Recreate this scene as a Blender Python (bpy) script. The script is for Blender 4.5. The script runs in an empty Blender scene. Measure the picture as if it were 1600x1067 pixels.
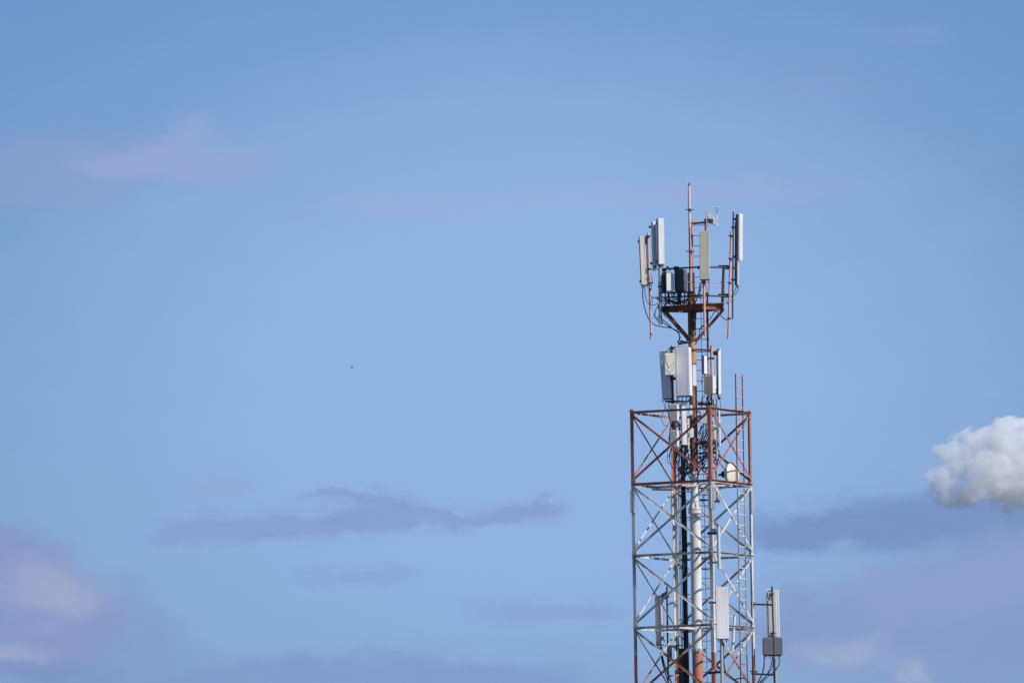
import bpy, bmesh, math, random
from mathutils import Vector, Matrix, noise
random.seed(7)
SC = bpy.context.scene
COL = SC.collection
# ------------------------------------------------------------------ camera
F = 20000.0          # focal length in photo pixels (450 mm lens)
E0, ROLL = 0.0805, 0.0157
CAM = Vector((0, 0, 1.7))
D = 444.0            # distance to the tower axis
PXM = 45.0           # photo pixels per metre at the tower
fw = Vector((0, math.cos(E0), math.sin(E0)))
u0 = Vector((0, -math.sin(E0), math.cos(E0)))
r0 = Vector((1, 0, 0))
up = u0 * math.cos(ROLL) + r0 * math.sin(ROLL)
rt = r0 * math.cos(ROLL) - u0 * math.sin(ROLL)
cd = bpy.data.cameras.new("camera"); cam = bpy.data.objects.new("camera", cd); COL.objects.link(cam)
cd.sensor_width = 36; cd.lens = 36 * F / 1600; cd.clip_start = 1; cd.clip_end = 200000
cam.matrix_world = Matrix(((rt.x, up.x, -fw.x, CAM.x), (rt.y, up.y, -fw.y, CAM.y), (rt.z, up.z, -fw.z, CAM.z), (0, 0, 0, 1)))
SC.camera = cam
# ------------------------------------------------------------------ sun, sky, exposure
SUN_AZ, SUN_EL = math.radians(123), math.radians(42)     # azimuth from +Y (view direction) towards +X (right)
sv = Vector((math.sin(SUN_AZ) * math.cos(SUN_EL), math.cos(SUN_AZ) * math.cos(SUN_EL), math.sin(SUN_EL)))
sl = bpy.data.lights.new("sun", "SUN"); sl.energy = 4.7; sl.angle = math.radians(0.5); sl.color = (1.0, 0.95, 0.88)
so = bpy.data.objects.new("sun", sl); COL.objects.link(so); so.rotation_euler = sv.to_track_quat('Z', 'Y').to_euler()
SC.view_settings.view_transform = 'Standard'; SC.view_settings.look = 'None'
SC.view_settings.exposure = 0.0; SC.view_settings.gamma = 1.0
SC.cycles.volume_bounces = 48; SC.cycles.max_bounces = 48; SC.cycles.volume_step_rate = 0.25; SC.cycles.volume_max_steps = 256

def srgb(r, g, b):
    return tuple((c / 255 / 12.92) if c / 255 <= 0.04045 else ((c / 255 + 0.055) / 1.055) ** 2.4 for c in (r, g, b))

class NT:
    """small node helper"""
    def __init__(s, tree): s.t = tree; tree.nodes.clear()
    def n(s, kind, **kw):
        o = s.t.nodes.new(kind)
        for k, v in kw.items(): setattr(o, k, v)
        return o
    def link(s, a, b): s.t.links.new(a, b)
    def val(s, x, sock):
        if isinstance(x, (int, float, tuple)): sock.default_value = x if not (isinstance(x, tuple) and len(x) == 3 and sock.type == 'RGBA') else (*x, 1)
        else: s.link(x, sock)
    def math(s, op, a, b=None, c=None, clamp=False):
        m = s.n('ShaderNodeMath', operation=op, use_clamp=clamp)
        s.val(a, m.inputs[0])
        if b is not None: s.val(b, m.inputs[1])
        if c is not None: s.val(c, m.inputs[2])
        return m.outputs[0]
    def mix(s, f, a, b, mode='MIX'):
        m = s.n('ShaderNodeMix', data_type='RGBA', blend_type=mode)
        s.val(f, m.inputs[0]); s.val(a, m.inputs[6]); s.val(b, m.inputs[7]); return m.outputs[2]
    def smooth(s, x, lo, hi):
        m = s.n('ShaderNodeMapRange', interpolation_type='SMOOTHSTEP'); s.val(x, m.inputs[0])
        m.inputs[1].default_value = lo; m.inputs[2].default_value = hi; return m.outputs[0]
    def noise(s, vec, scale, detail=4, rough=0.55):
        m = s.n('ShaderNodeTexNoise'); s.link(vec, m.inputs['Vector']); m.inputs['Scale'].default_value = scale
        m.inputs['Detail'].default_value = detail; m.inputs['Roughness'].default_value = rough; return m.outputs[0]

wd = bpy.data.worlds.new("World"); SC.world = wd; wd.use_nodes = True
N = NT(wd.node_tree)
sky = N.n('ShaderNodeTexSky', sky_type='NISHITA', sun_disc=False, sun_elevation=SUN_EL, sun_rotation=SUN_AZ,
          altitude=300, air_density=1.0, dust_density=0.3, ozone_density=3.0)
tc = N.n('ShaderNodeTexCoord'); sep = N.n('ShaderNodeSeparateXYZ'); N.link(tc.outputs['Generated'], sep.inputs[0])
ysafe = N.math('MAXIMUM', N.math('ABSOLUTE', sep.outputs[1]), 0.02)
U = N.math('MULTIPLY', N.math('DIVIDE', sep.outputs[0], ysafe), F / 100)                       # bearing, hundredths of a slope unit
V = N.math('MULTIPLY', N.math('SUBTRACT', math.tan(E0), N.math('DIVIDE', sep.outputs[2], ysafe)), F / 100)
cmb = N.n('ShaderNodeCombineXYZ'); N.link(U, cmb.inputs[0]); N.link(V, cmb.inputs[1])
P = cmb.outputs[0]
TINT = (0.426, 0.568, 0.878)
base = N.mix(1.0, sky.outputs[0], TINT, 'MULTIPLY')
def warped(sx, sy, sc, detail=5):
    mp = N.n('ShaderNodeMapping'); N.link(P, mp.inputs[0]); mp.inputs['Scale'].default_value = (sx, sy, 1)
    return N.noise(mp.outputs[0], sc, detail)
def warp_axis(shift, sx, sy, sc, amp):
    mp = N.n('ShaderNodeMapping'); N.link(P, mp.inputs[0]); mp.inputs['Scale'].default_value = (sx, sy, 1); mp.inputs['Location'].default_value = (shift, shift * 2, shift)
    return N.math('MULTIPLY', N.math('SUBTRACT', N.noise(mp.outputs[0], sc, 7, 0.6), 0.5), amp)
UW = N.math('ADD', U, warp_axis(3.1, 1, 1.6, 0.9, 1.7)); VW = N.math('ADD', V, warp_axis(7.7, 1, 1.6, 1.1, 0.75))
n_fine = warped(1, 1.5, 1.6, 6); n_big = warped(1, 2.6, 0.45, 5)
n_tex = warped(1.0, 2.4, 1.1, 7)
def cloud(color_in, blobs, col, strength, nz, namt, lo, hi, vary=True):
    """soft bank of cloud: union of ellipses with noisy edges, blended over the sky"""
    tot = None
    for (cx, cy, rx, ry) in blobs:
        a = N.math('DIVIDE', N.math('SUBTRACT', UW, (cx - 800) / 100), rx / 100)
        b = N.math('DIVIDE', N.math('SUBTRACT', VW, (cy - 533) / 100), ry / 100)
        q = N.math('ADD', N.math('MULTIPLY', a, a), N.math('MULTIPLY', b, b))
        d = N.math('POWER', 2.718, N.math('MULTIPLY', q, -0.9))
        tot = d if tot is None else N.math('ADD', tot, d)
    nn = N.math('MULTIPLY', N.math('SUBTRACT', nz, 0.5), N.math('MULTIPLY', N.math('MINIMUM', tot, 1.0), namt))
    m = N.smooth(N.math('ADD', tot, nn), lo, hi)
    m = N.math('MULTIPLY', m, N.math('MULTIPLY_ADD', n_tex, 0.55 * strength if vary else 0.0, 0.66 * strength if vary else strength), clamp=True)
    return N.mix(m, color_in, col)
K = 1.0
def CC(r, g, b): return tuple(c * K for c in srgb(r, g, b))
c = base
SKYCLOUDS = True
BG = 0.1
def CB(r, g, b): return tuple(x / BG for x in srgb(r, g, b))
n_mid = N.math('ADD', N.math('MULTIPLY', n_big, 0.65), N.math('MULTIPLY', n_fine, 0.35))
if SKYCLOUDS:
    # lens vignette put into the sky colour: paler round the middle of the view
    c = cloud(c, [(830, 600, 850, 560)], CB(145, 179, 226), 1.0, n_big, 0.05, 0.05, 0.9, False)
    c = cloud(c, [(20, 250, 200, 50), (200, 240, 170, 40), (60, 270, 120, 50)], CB(138, 160, 205), 0.75, n_mid, 1.4, 0.1, 1.5)
    c = cloud(c, [(385, 248, 75, 38), (290, 240, 90, 32), (295, 185, 40, 28), (190, 245, 90, 24)], CB(156, 170, 214), 0.65, n_mid, 1.5, 0.1, 1.6)
    c = cloud(c, [(700, 316, 260, 16), (1150, 300, 220, 22)], CB(157, 172, 219), 0.5, n_mid, 1.2, 0.1, 1.1)
    c = cloud(c, [(1300, 130, 150, 24), (1430, 60, 80, 20)], CB(136, 160, 208), 0.4, n_mid, 1.2, 0.1, 1.1)
    c = cloud(c, [(600, 790, 60, 34), (560, 808, 120, 26), (420, 822, 110, 24), (270, 826, 80, 24), (800, 806, 80, 18), (860, 795, 40, 14), (700, 812, 60, 10), (520, 765, 60, 9)], CB(134, 158, 209), 0.95, n_mid, 1.6, 0.12, 1.35)
    c = cloud(c, [(335, 762, 45, 20)], CB(150, 168, 216), 0.6, n_mid, 1.2, 0.1, 1.0)
    c = cloud(c, [(800, 955, 80, 26), (560, 893, 100, 14), (920, 962, 60, 18)], CB(132, 156, 207), 0.6, n_mid, 1.4, 0.15, 1.1)
    c = cloud(c, [(300, 1110, 800, 85), (560, 1060, 300, 40)], CB(127, 154, 204), 0.8, n_mid, 1.3, 0.1, 1.2)
    c = cloud(c, [(250, 968, 50, 42), (190, 915, 50, 45), (130, 1010, 150, 45)], CB(129, 151, 200), 0.55, n_mid, 1.5, 0.1, 1.3)
    c = cloud(c, [(60, 945, 95, 78), (-10, 875, 75, 65), (10, 985, 130, 60)], CB(137, 154, 201), 1.08, n_mid, 0.8, 0.22, 0.72)
    c = cloud(c, [(40, 905, 70, 50), (105, 925, 45, 34), (10, 1010, 80, 18)], CB(162, 173, 205), 0.85, n_mid, 1.0, 0.1, 1.4)
    c = cloud(c, [(60, 1040, 100, 22)], CB(116, 143, 189), 0.6, n_mid, 1.0, 0.1, 1.0)
    c = cloud(c, [(1520, 1010, 260, 130), (1640, 880, 180, 110), (1270, 985, 110, 55)], CB(134, 157, 202), 1.08, n_mid, 1.1, 0.06, 1.2)
    c = cloud(c, [(1560, 800, 130, 42), (1470, 818, 130, 36), (1330, 835, 150, 36), (1240, 848, 100, 26)], CB(118, 147, 196), 1.0, n_mid, 1.1, 0.08, 1.45)
    c = cloud(c, [(1620, 900, 110, 60), (1420, 950, 150, 60)], CB(145, 163, 205), 0.6, n_mid, 1.2, 0.1, 1.2)
    c = cloud(c, [(1325, 1028, 75, 30), (1418, 1068, 30, 18)], CB(163, 177, 209), 0.9, n_mid, 1.2, 0.1, 1.3)
bg = N.n('ShaderNodeBackground'); N.link(c, bg.inputs[0]); bg.inputs[1].default_value = BG
wo = N.n('ShaderNodeOutputWorld'); N.link(bg.outputs[0], wo.inputs[0])

# ------------------------------------------------------------------ geometry helpers
def W(px, py, dep=0.0):
    """the point seen at photo pixel (px, py) at a depth of dep metres behind the tower axis"""
    d = fw + rt * ((px - 800) / F) + up * ((533.5 - py) / F)
    return CAM + d * ((D + dep) / d.y)
def WV(ref, py):
    """point on the true vertical through ref at the height seen at photo row py"""
    z = ref.z
    for _ in range(4):
        rel = Vector((ref.x, ref.y, z)) - CAM
        cy = 533.5 - F * rel.dot(up) / rel.dot(fw)
        z += (cy - py) / F * rel.y
    return Vector((ref.x, ref.y, z))

class MB:
    def __init__(s): s.v = []; s.f = []; s.sm = []
    def add(s, vs, fs, smooth=False):
        o = len(s.v); s.v += [Vector(v) for v in vs]; s.f += [tuple(i + o for i in f) for f in fs]; s.sm += [smooth] * len(fs)
    def prism(s, p0, p1, A, B, prof, ch=0.0, smooth=False):
        """extrude a 2D profile (coords along A, B) from p0 to p1, with chamfered ends"""
        Z = (p1 - p0); L = Z.length; Z = Z.normalized(); n = len(prof)
        rings = []
        if ch:
            cx = sum(p[0] for p in prof) / n; cy = sum(p[1] for p in prof) / n
            w = max(abs(p[0] - cx) for p in prof); h = max(abs(p[1] - cy) for p in prof)
            ins = [(cx + (x - cx) * (1 - ch / w), cy + (y - cy) * (1 - ch / h)) for x, y in prof]
            rings = [(0, ins), (ch, prof), (L - ch, prof), (L, ins)]
        else: rings = [(0, prof), (L, prof)]
        vs = []
        for z, pr in rings: vs += [p0 + Z * z + A * x + B * y for x, y in pr]
        o = len(s.v); s.v += vs
        for k in range(len(rings) - 1):
            for i in range(n):
                j = (i + 1) % n
                s.f.append((o + k * n + i, o + k * n + j, o + (k + 1) * n + j, o + (k + 1) * n + i)); s.sm.append(smooth)
        s.f.append(tuple(o + i for i in reversed(range(n)))); s.sm.append(False)
        s.f.append(tuple(o + (len(rings) - 1) * n + i for i in range(n))); s.sm.append(False)
        return s
    def box(s, c, X, Y, Z, sx, sy, sz, ch=0.0):
        return s.prism(c - Z * sz / 2, c + Z * sz / 2, X, Y, [(-sx / 2, -sy / 2), (sx / 2, -sy / 2), (sx / 2, sy / 2), (-sx / 2, sy / 2)], ch)
    def bar(s, p0, p1, w, h=None, upv=Vector((0, 0, 1))):
        h = h or w; Z = (p1 - p0).normalized(); A = Z.cross(upv)
        if A.length < 1e-3: A = Z.cross(Vector((0, 1, 0)))
        A.normalize(); B = A.cross(Z).normalized()
        return s.prism(p0, p1, A, B, [(-w / 2, -h / 2), (w / 2, -h / 2), (w / 2, h / 2), (-w / 2, h / 2)])
    def angle(s, p0, p1, a, b, w=0.08, t=0.01, wb=None):
        wb = wb or w
        return s.prism(p0, p1, a, b, [(0, 0), (w, 0), (w, t), (t, t), (t, wb), (0, wb)])
    def tube(s, p0, p1, r, r1=None, seg=14):
        r1 = r if r1 is None else r1
        Z = (p1 - p0).normalized(); A = Z.cross(Vector((0, 1, 0.013))).normalized(); B = Z.cross(A).normalized()
        o = len(s.v)
        for p, rr in ((p0, r), (p1, r1)):
            for i in range(seg):
                t = 2 * math.pi * i / seg; s.v.append(p + A * math.cos(t) * rr + B * math.sin(t) * rr)
        for i in range(seg):
            j = (i + 1) % seg; s.f.append((o + i, o + j, o + seg + j, o + seg + i)); s.sm.append(True)
        q = len(s.v); s.v += [v.copy() for v in s.v[o:o + 2 * seg]]
        s.f.append(tuple(q + i for i in reversed(range(seg)))); s.sm.append(False)
        s.f.append(tuple(q + seg + i for i in range(seg))); s.sm.append(False)
        return s
    def path(s, pts, r, seg=7, sub=5):
        P_ = [pts[0] * 2 - pts[1]] + list(pts) + [pts[-1] * 2 - pts[-2]]
        q = []
        for i in range(1, len(P_) - 2):
            for k in range(sub):
                t = k / sub; a, b, c_, d = P_[i - 1], P_[i], P_[i + 1], P_[i + 2]
                q.append(0.5 * ((2 * b) + (c_ - a) * t + (2 * a - 5 * b + 4 * c_ - d) * t * t + (3 * b - a - 3 * c_ + d) * t ** 3))
        q.append(P_[-2]); o = len(s.v); n = len(q)
        for i, p in enumerate(q):
            T = (q[min(i + 1, n - 1)] - q[max(i - 1, 0)]).normalized(); A = T.cross(Vector((0.02, 1, 0.03))).normalized(); B = T.cross(A)
            for k in range(seg):
                t = 2 * math.pi * k / seg; s.v.append(p + A * math.cos(t) * r + B * math.sin(t) * r)
        for i in range(n - 1):
            for k in range(seg):
                l = (k + 1) % seg; s.f.append((o + i * seg + k, o + i * seg + l, o + (i + 1) * seg + l, o + (i + 1) * seg + k)); s.sm.append(True)
        s.f.append(tuple(o + i for i in reversed(range(seg)))); s.sm.append(False)
        s.f.append(tuple(o + (n - 1) * seg + i for i in range(seg))); s.sm.append(False)
        return s
    def build(s, name, m, parent=None, **props):
        me = bpy.data.meshes.new(name)
        org = parent_org(parent) if parent is not None else Vector((0, 0, 0))
        loc = Vector((0, 0, 0))
        if parent is None:
            lo = Vector((min(v.x for v in s.v), min(v.y for v in s.v), min(v.z for v in s.v))); hi = Vector((max(v.x for v in s.v), max(v.y for v in s.v), 0))
            loc = Vector(((lo.x + hi.x) / 2, (lo.y + hi.y) / 2, lo.z))
        off = org + loc
        me.from_pydata([tuple(v - off) for v in s.v], [], s.f)
        me.polygons.foreach_set('use_smooth', s.sm)
        bm = bmesh.new(); bm.from_mesh(me); bmesh.ops.recalc_face_normals(bm, faces=bm.faces); bm.to_mesh(me); bm.free()
        me.materials.append(m)
        o = bpy.data.objects.new(name, me); COL.objects.link(o)
        if parent is not None: o.parent = parent
        o.location = loc
        ORG[o.name] = off
        for k, v in props.items(): o[k] = v
        return o
ORG = {}
def parent_org(p): return ORG[p.name]
def thing(name, label, cat, loc, group=None):
    o = bpy.data.objects.new(name, None); COL.objects.link(o); o.location = loc; o.empty_display_size = 0.2
    ORG[o.name] = Vector(loc); o['label'] = label; o['category'] = cat
    if group: o['group'] = group
    return o
def tag(o, label, cat, group=None):
    o['label'] = label; o['category'] = cat
    if group: o['group'] = group
    return o
XA, YA, ZA = Vector((1, 0, 0)), Vector((0, 1, 0)), Vector((0, 0, 1))

# ------------------------------------------------------------------ materials
def mat(name, col, rough=0.6, metal=0.0, dirt=0.35, dcol=None, scale=3.0, streak=True, bump=0.15, bands=None, alt=None, fine=0.12):
    m = bpy.data.materials.new(name); m.use_nodes = True; n = NT(m.node_tree)
    g = n.n('ShaderNodeNewGeometry'); mp = n.n('ShaderNodeMapping'); n.link(g.outputs['Position'], mp.inputs[0])
    mp.inputs['Scale'].default_value = (1, 1, 0.22 if streak else 1)
    nz = n.noise(mp.outputs[0], scale, 6, 0.62); f = n.smooth(nz, 0.44, 0.72)
    nf = n.noise(g.outputs['Position'], scale * 9, 3, 0.6)
    c = (*col, 1)
    if bands:
        sp = n.n('ShaderNodeSeparateXYZ'); n.link(g.outputs['Position'], sp.inputs[0])
        hi, lo = bands
        zz = n.math('ADD', sp.outputs[2], n.math('MULTIPLY', n.math('SUBTRACT', nf, 0.5), 0.05))
        a = n.math('GREATER_THAN', zz, hi); b = n.math('LESS_THAN', zz, lo)
        c = n.mix(n.math('MAXIMUM', a, b), (*col, 1), (*alt, 1))
    d = dcol or tuple(x * 0.45 for x in col)
    c1 = n.mix(n.math('MULTIPLY', f, dirt), c, (*d, 1))
    c2 = n.mix(n.math('MULTIPLY', n.smooth(nf, 0.35, 0.75), fine), c1, (0.02, 0.015, 0.01, 1))
    p = n.n('ShaderNodeBsdfPrincipled'); n.link(c2, p.inputs['Base Color']); p.inputs['Metallic'].default_value = metal
    n.link(n.math('ADD', n.math('MULTIPLY', nf, 0.25), rough - 0.12), p.inputs['Roughness'])
    if bump:
        bp = n.n('ShaderNodeBump'); bp.inputs['Strength'].default_value = bump; bp.inputs['Distance'].default_value = 0.01
        n.link(nf, bp.inputs['Height']); n.link(bp.outputs[0], p.inputs['Normal'])
    out = n.n('ShaderNodeOutputMaterial'); n.link(p.outputs[0], out.inputs[0])
    return m
def lev(py, dep): return W(1085, py, dep).z
RED = (0.48, 0.185, 0.13); RUST = (0.10, 0.035, 0.018)
Z_HI = W(1110, 752, -2.08).z; Z_LO = W(1114, 1018.5, -2.08).z
M = {
 'tower': mat('tower_paint', (0.72, 0.71, 0.69), 0.55, bands=(Z_HI, Z_LO), alt=RED, dcol=(0.20, 0.11, 0.07), dirt=0.9, scale=3.0, fine=0.35),
 'mastp': mat('mast_paint', (0.78, 0.77, 0.74), 0.45, bands=(W(1085, 741, -.2).z, W(1089, 1018, -.2).z), alt=(0.52, 0.20, 0.14), dcol=(0.35, 0.22, 0.15), dirt=0.5, scale=2.2),
 'mastrust': mat('mast_weathered_brown', (0.22, 0.085, 0.055), 0.7, dcol=(0.60, 0.33, 0.26), dirt=0.55, scale=4, streak=False, bump=0.4),
 'mastochre': mat('mast_ochre_paint', (0.58, 0.33, 0.16), 0.6, dcol=(0.14, 0.055, 0.03), dirt=0.8, scale=5, streak=False, bump=0.4),
 'mastolive': mat('mast_brown_ochre_paint', (0.16, 0.085, 0.035), 0.65, dcol=(0.08, 0.035, 0.02), dirt=0.7, scale=3, bump=0.4),
 'pink': mat('faded_red_paint', (0.70, 0.42, 0.39), 0.6, dcol=(0.42, 0.18, 0.15), dirt=0.5, scale=2.5),
 'pale': mat('bleached_pink_paint', (0.80, 0.58, 0.54), 0.6, dcol=(0.6, 0.34, 0.3), dirt=0.4, scale=2.5),
 'maroon': mat('dark_red_paint', (0.25, 0.075, 0.04), 0.6, dcol=RUST, dirt=0.7, scale=3),
 'galv': mat('galvanised_steel', (0.50, 0.50, 0.51), 0.45, 0.25, dcol=(0.2, 0.18, 0.16), dirt=0.4),
 'dark': mat('dark_steel', (0.055, 0.055, 0.065), 0.55, 0.3, dcol=(0.10, 0.06, 0.04), dirt=0.5),
 'white': mat('white_radome', (0.76, 0.76, 0.77), 0.4, dcol=(0.42, 0.40, 0.36), dirt=0.6, scale=1.2, fine=0.04, bump=0.03),
 'lav': mat('pale_grey_radome', (0.80, 0.79, 0.83), 0.4, dcol=(0.55, 0.54, 0.56), dirt=0.3, scale=1.2, fine=0.03, bump=0.03),
 'grey': mat('grey_radome', (0.58, 0.58, 0.60), 0.45, dcol=(0.36, 0.35, 0.34), dirt=0.4, scale=1.5, fine=0.06, bump=0.04),
 'beige': mat('beige_radome', (0.62, 0.58, 0.47), 0.5, dcol=(0.44, 0.39, 0.29), dirt=0.6, scale=1.5, fine=0.04, bump=0.04),
 'cream': mat('cream_casing', (0.72, 0.69, 0.58), 0.5, dcol=(0.35, 0.30, 0.22), dirt=0.4, scale=3, fine=0.06),
 'olive': mat('tan_casing', (0.56, 0.48, 0.31), 0.55, dcol=(0.26, 0.22, 0.15), dirt=0.3, scale=3, fine=0.05),
 'slate': mat('slate_grey_casing', (0.12, 0.125, 0.15), 0.5, dcol=(0.08, 0.08, 0.09), dirt=0.3, fine=0.06),
 'char': mat('charcoal_casing', (0.045, 0.05, 0.06), 0.5, dcol=(0.10, 0.10, 0.10), dirt=0.3),
 'black': mat('black_cable_jacket', (0.012, 0.014, 0.02), 0.35, dcol=(0.04, 0.04, 0.045), dirt=0.3, bump=0.0),
 'bcap': mat('dark_end_cap', (0.07, 0.07, 0.08), 0.5, dirt=0.2),
 'bird': mat('dark_plumage', (0.18, 0.18, 0.20), 0.8),
 'conc': mat('weathered_concrete', (0.34, 0.33, 0.31), 0.85, streak=False),
}

# ------------------------------------------------------------------ ground
gm = bpy.data.materials.new('dry_grass_ground'); gm.use_nodes = True; n = NT(gm.node_tree)
g = n.n('ShaderNodeNewGeometry')
a = n.noise(g.outputs['Position'], 0.02, 8); b = n.noise(g.outputs['Position'], 1.3, 6)
cc = n.mix(n.smooth(a, 0.35, 0.65), (0.09, 0.12, 0.09, 1), (0.16, 0.17, 0.16, 1)); cc = n.mix(n.math('MULTIPLY', b, 0.5), cc, (0.04, 0.05, 0.02, 1))
p = n.n('ShaderNodeBsdfPrincipled'); n.link(cc, p.inputs['Base Color']); p.inputs['Roughness'].default_value = 0.95
o_ = n.n('ShaderNodeOutputMaterial'); n.link(p.outputs[0], o_.inputs[0])
me = bpy.data.meshes.new('ground'); S = 60000
me.from_pydata([(-S, -S, 0), (S, -S, 0), (S, S, 0), (-S, S, 0)], [], [(0, 1, 2, 3)]); me.materials.append(gm)
go = bpy.data.objects.new('ground', me); COL.objects.link(go); go['kind'] = 'structure'

# ------------------------------------------------------------------ lattice tower
ctr = W(1082.3, 754.5, 0); ctr = Vector((ctr.x, D, 0))
def off(x, y): return Vector((ctr.x + x / PXM, ctr.y + y / PXM, 0))
LEFT, NEAR, RIGHT, BACK = off(-96.5, -29.5), off(28.0, -93.5), off(93.5, 29.5), off(-29.0, 93.5)
zl = [WV(NEAR, y).z for y in (636.0, 748.5, 860.5, 973.5)]
bay = (zl[0] - zl[3]) / 3
while zl[-1] - bay > 1.2: zl.append(zl[-1] - bay)
tower = thing('lattice_tower', 'square red and white steel lattice tower with crossed bracing, around the thick central mast', 'tower', (ctr.x, ctr.y, 0.6))
corners = [(LEFT, NEAR, BACK), (NEAR, LEFT, RIGHT), (RIGHT, NEAR, BACK), (BACK, LEFT, RIGHT)]
def z_(v, z): return Vector((v.x, v.y, z))
for c0, a_, b_ in corners:
    A = (a_ - c0).normalized(); B = (b_ - c0).normalized()
    lg = MB().angle(z_(c0, 0.6), z_(c0, zl[0] + 0.05), A, B, 0.125, 0.012).build('leg', M['tower'], tower)
    # bolted splice plates just under the red band
    pm = MB()
    z1 = Z_HI - 0.13
    for (dr, nr) in ((A, -B), (B, -A)):
        cpt = z_(c0, z1 - 0.42) + dr * 0.062 + nr * 0.008
        pm.box(cpt, dr, nr, ZA, 0.135, 0.014, 0.80)
        for k in range(12):
            for sx in (-0.048, 0.048):
                q = cpt + ZA * (0.36 - k * 0.066) + dr * sx
                pm.box(q + nr * 0.028, dr, nr, ZA, 0.036, 0.045, 0.036)
    pm.build('splice_plate', M['tower'], tower)
    fm = MB().box(z_(c0, 0.62) + (A + B) * 0.05, XA, YA, ZA, 0.4, 0.4, 0.03).build('base_plate', M['galv'], tower)
faces = [(LEFT, NEAR), (NEAR, RIGHT), (RIGHT, BACK), (BACK, LEFT)]
low = MB(); lowb = MB()
for (p, q) in faces:
    T = (q - p).normalized(); nin = (Vector((ctr.x, ctr.y, 0)) - (p + q) / 2).normalized()
    for i, z in enumerate(zl):
        tgt = MB() if i < 4 else lowb
        hgt = 0.095 if i == 1 else 0.08
        a0 = z_(p, z) + T * 0.03 - nin * 0.004; a1 = z_(q, z) - T * 0.03 - nin * 0.004
        tgt.angle(a0, a1, -ZA, -nin, hgt, 0.010, 0.07)
        if i < 4: tgt.build('belt_beam', M['tower'], tower)
    for i in range(len(zl) - 1):
        zt, zb = zl[i] - 0.12, zl[i + 1] + 0.14
        for s_, (u, v) in enumerate(((p, q), (q, p))):
            out = -nin
            lit = p is NEAR
            o1 = out * 0.006 if s_ == 0 else nin * 0.02
            bdir = out if (s_ == 0 and not lit) else nin
            if lit and s_ == 0: o1 = out * 0.016
            T2 = (v - u).normalized()
            a0 = z_(u, zt) + T2 * 0.07 + o1; a1 = z_(v, zb) - T2 * 0.07 + o1
            perp = (a1 - a0).cross(nin).normalized()
            if perp.z < 0: perp = -perp
            tgt = MB() if i < 4 else low
            tgt.angle(a0 - perp * 0.04, a1 - perp * 0.04, perp, bdir, 0.085 if lit else 0.072, 0.007, 0.05 if not (lit and s_ == 0) else 0.016)
            if i < 4: tgt.build('brace', M['tower'], tower)
low.build('brace', M['tower'], tower, kind='stuff'); lowb.build('belt_beam', M['tower'], tower, kind='stuff')
# gusset plates with bolts at the nodes
for c0, a_, b_ in corners:
    A = (a_ - c0).normalized(); B = (b_ - c0).normalized()
    for i in range(4):
        for (dr, nr) in ((A, -B), (B, -A)):
            gm_ = MB(); cpt = z_(c0, zl[i] - (0.10 if i == 0 else 0.0)) + dr * 0.10 + nr * 0.003
            gm_.prism(cpt - nr * 0.002, cpt + nr * 0.004, dr, ZA, [(-0.09, -0.17), (0.0, -0.17), (0.07, -0.08), (0.07, 0.08), (0.0, 0.17), (-0.09, 0.17)])
            for dz in (-0.11, 0, 0.11): gm_.box(cpt + nr * 0.014 - dr * 0.05 + ZA * dz, dr, nr, ZA, 0.028, 0.025, 0.028)
            gm_.build('gusset_plate', M['tower'], tower)
# horizontal diaphragm members that hold the central mast
MASTX = W(1085.3, 755, 0).x
MC = Vector((MASTX, D, 0))
for i in (1, 3):
    for (p, q) in faces:
        mid = (p + q) / 2; dirv = (MC - mid); dirv.z = 0; L_ = dirv.length - 0.2; dirv.normalize()
        MB().bar(z_(mid, zl[i] - 0.06) + dirv * 0.03, z_(mid, zl[i] - 0.06) + dirv * L_, 0.08, 0.07).build('diaphragm_beam', M['tower'], tower)
if True:
    z = zl[1] - 0.14
    for (p, q) in ((LEFT, NEAR), (NEAR, RIGHT), (RIGHT, BACK), (BACK, LEFT)):
        a0 = (p + q) / 2; r_ = faces[(faces.index((p, q)) + 1) % 4]; a1 = (r_[0] + r_[1]) / 2
        MB().bar(z_(a0, z), z_(a1, z), 0.06, 0.05).build('diaphragm_beam', M['tower'], tower)
for c0, a_, b_ in corners:
    pass
fd = MB(); fd.box(Vector((ctr.x, ctr.y, 0.3)), XA, YA, ZA, 6, 6, 0.62, 0.05)
tag(fd.build('concrete_foundation', M['conc']), 'square concrete foundation slab under the lattice tower', 'foundation')

# ------------------------------------------------------------------ ladder on the right-hand face
T = (RIGHT - NEAR).normalized(); nout = -(Vector((ctr.x, ctr.y, 0)) - (NEAR + RIGHT) / 2).normalized()
lad = thing('tower_ladder', 'narrow ladder up the right side of the tower, rising above its top frame', 'ladder', (NEAR.x + 1, NEAR.y + 1, 0.62))
ztop = W(1143.5, 583, -1).z
ra = NEAR + T * (0.54 * 3.08) + nout * 0.13; rb = NEAR + T * (0.706 * 3.08) + nout * 0.13
for r_ in (ra, rb):
    MB().angle(z_(r_, 0.62), z_(r_, ztop), T, nout, 0.045, 0.008).build('rail', M['tower'], lad)
for k in range(31):
    zr = ztop - 0.06 - k * 0.3711
    m_ = MB().tube(z_(ra, zr) + nout * 0.01, z_(rb, zr) + nout * 0.01 + T * 0.03, 0.019, seg=8)
    m_.build('rung', M['pink'] if k < 10 else M['tower'], lad)
lr = MB(); zr = ztop - 0.06 - 31 * 0.3711
while zr > 1: lr.tube(z_(ra, zr), z_(rb, zr) + T * 0.03, 0.013, seg=6); zr -= 0.3711
lr.build('rung', M['tower'], lad, kind='stuff')
for i in range(4):
    for r_ in (ra, rb):
        MB().box(z_(r_, zl[i] - 0.03) + T * 0.02 - nout * 0.05, T, nout, ZA, 0.06, 0.09, 0.08).build('clamp', M['tower'], lad)

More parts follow.
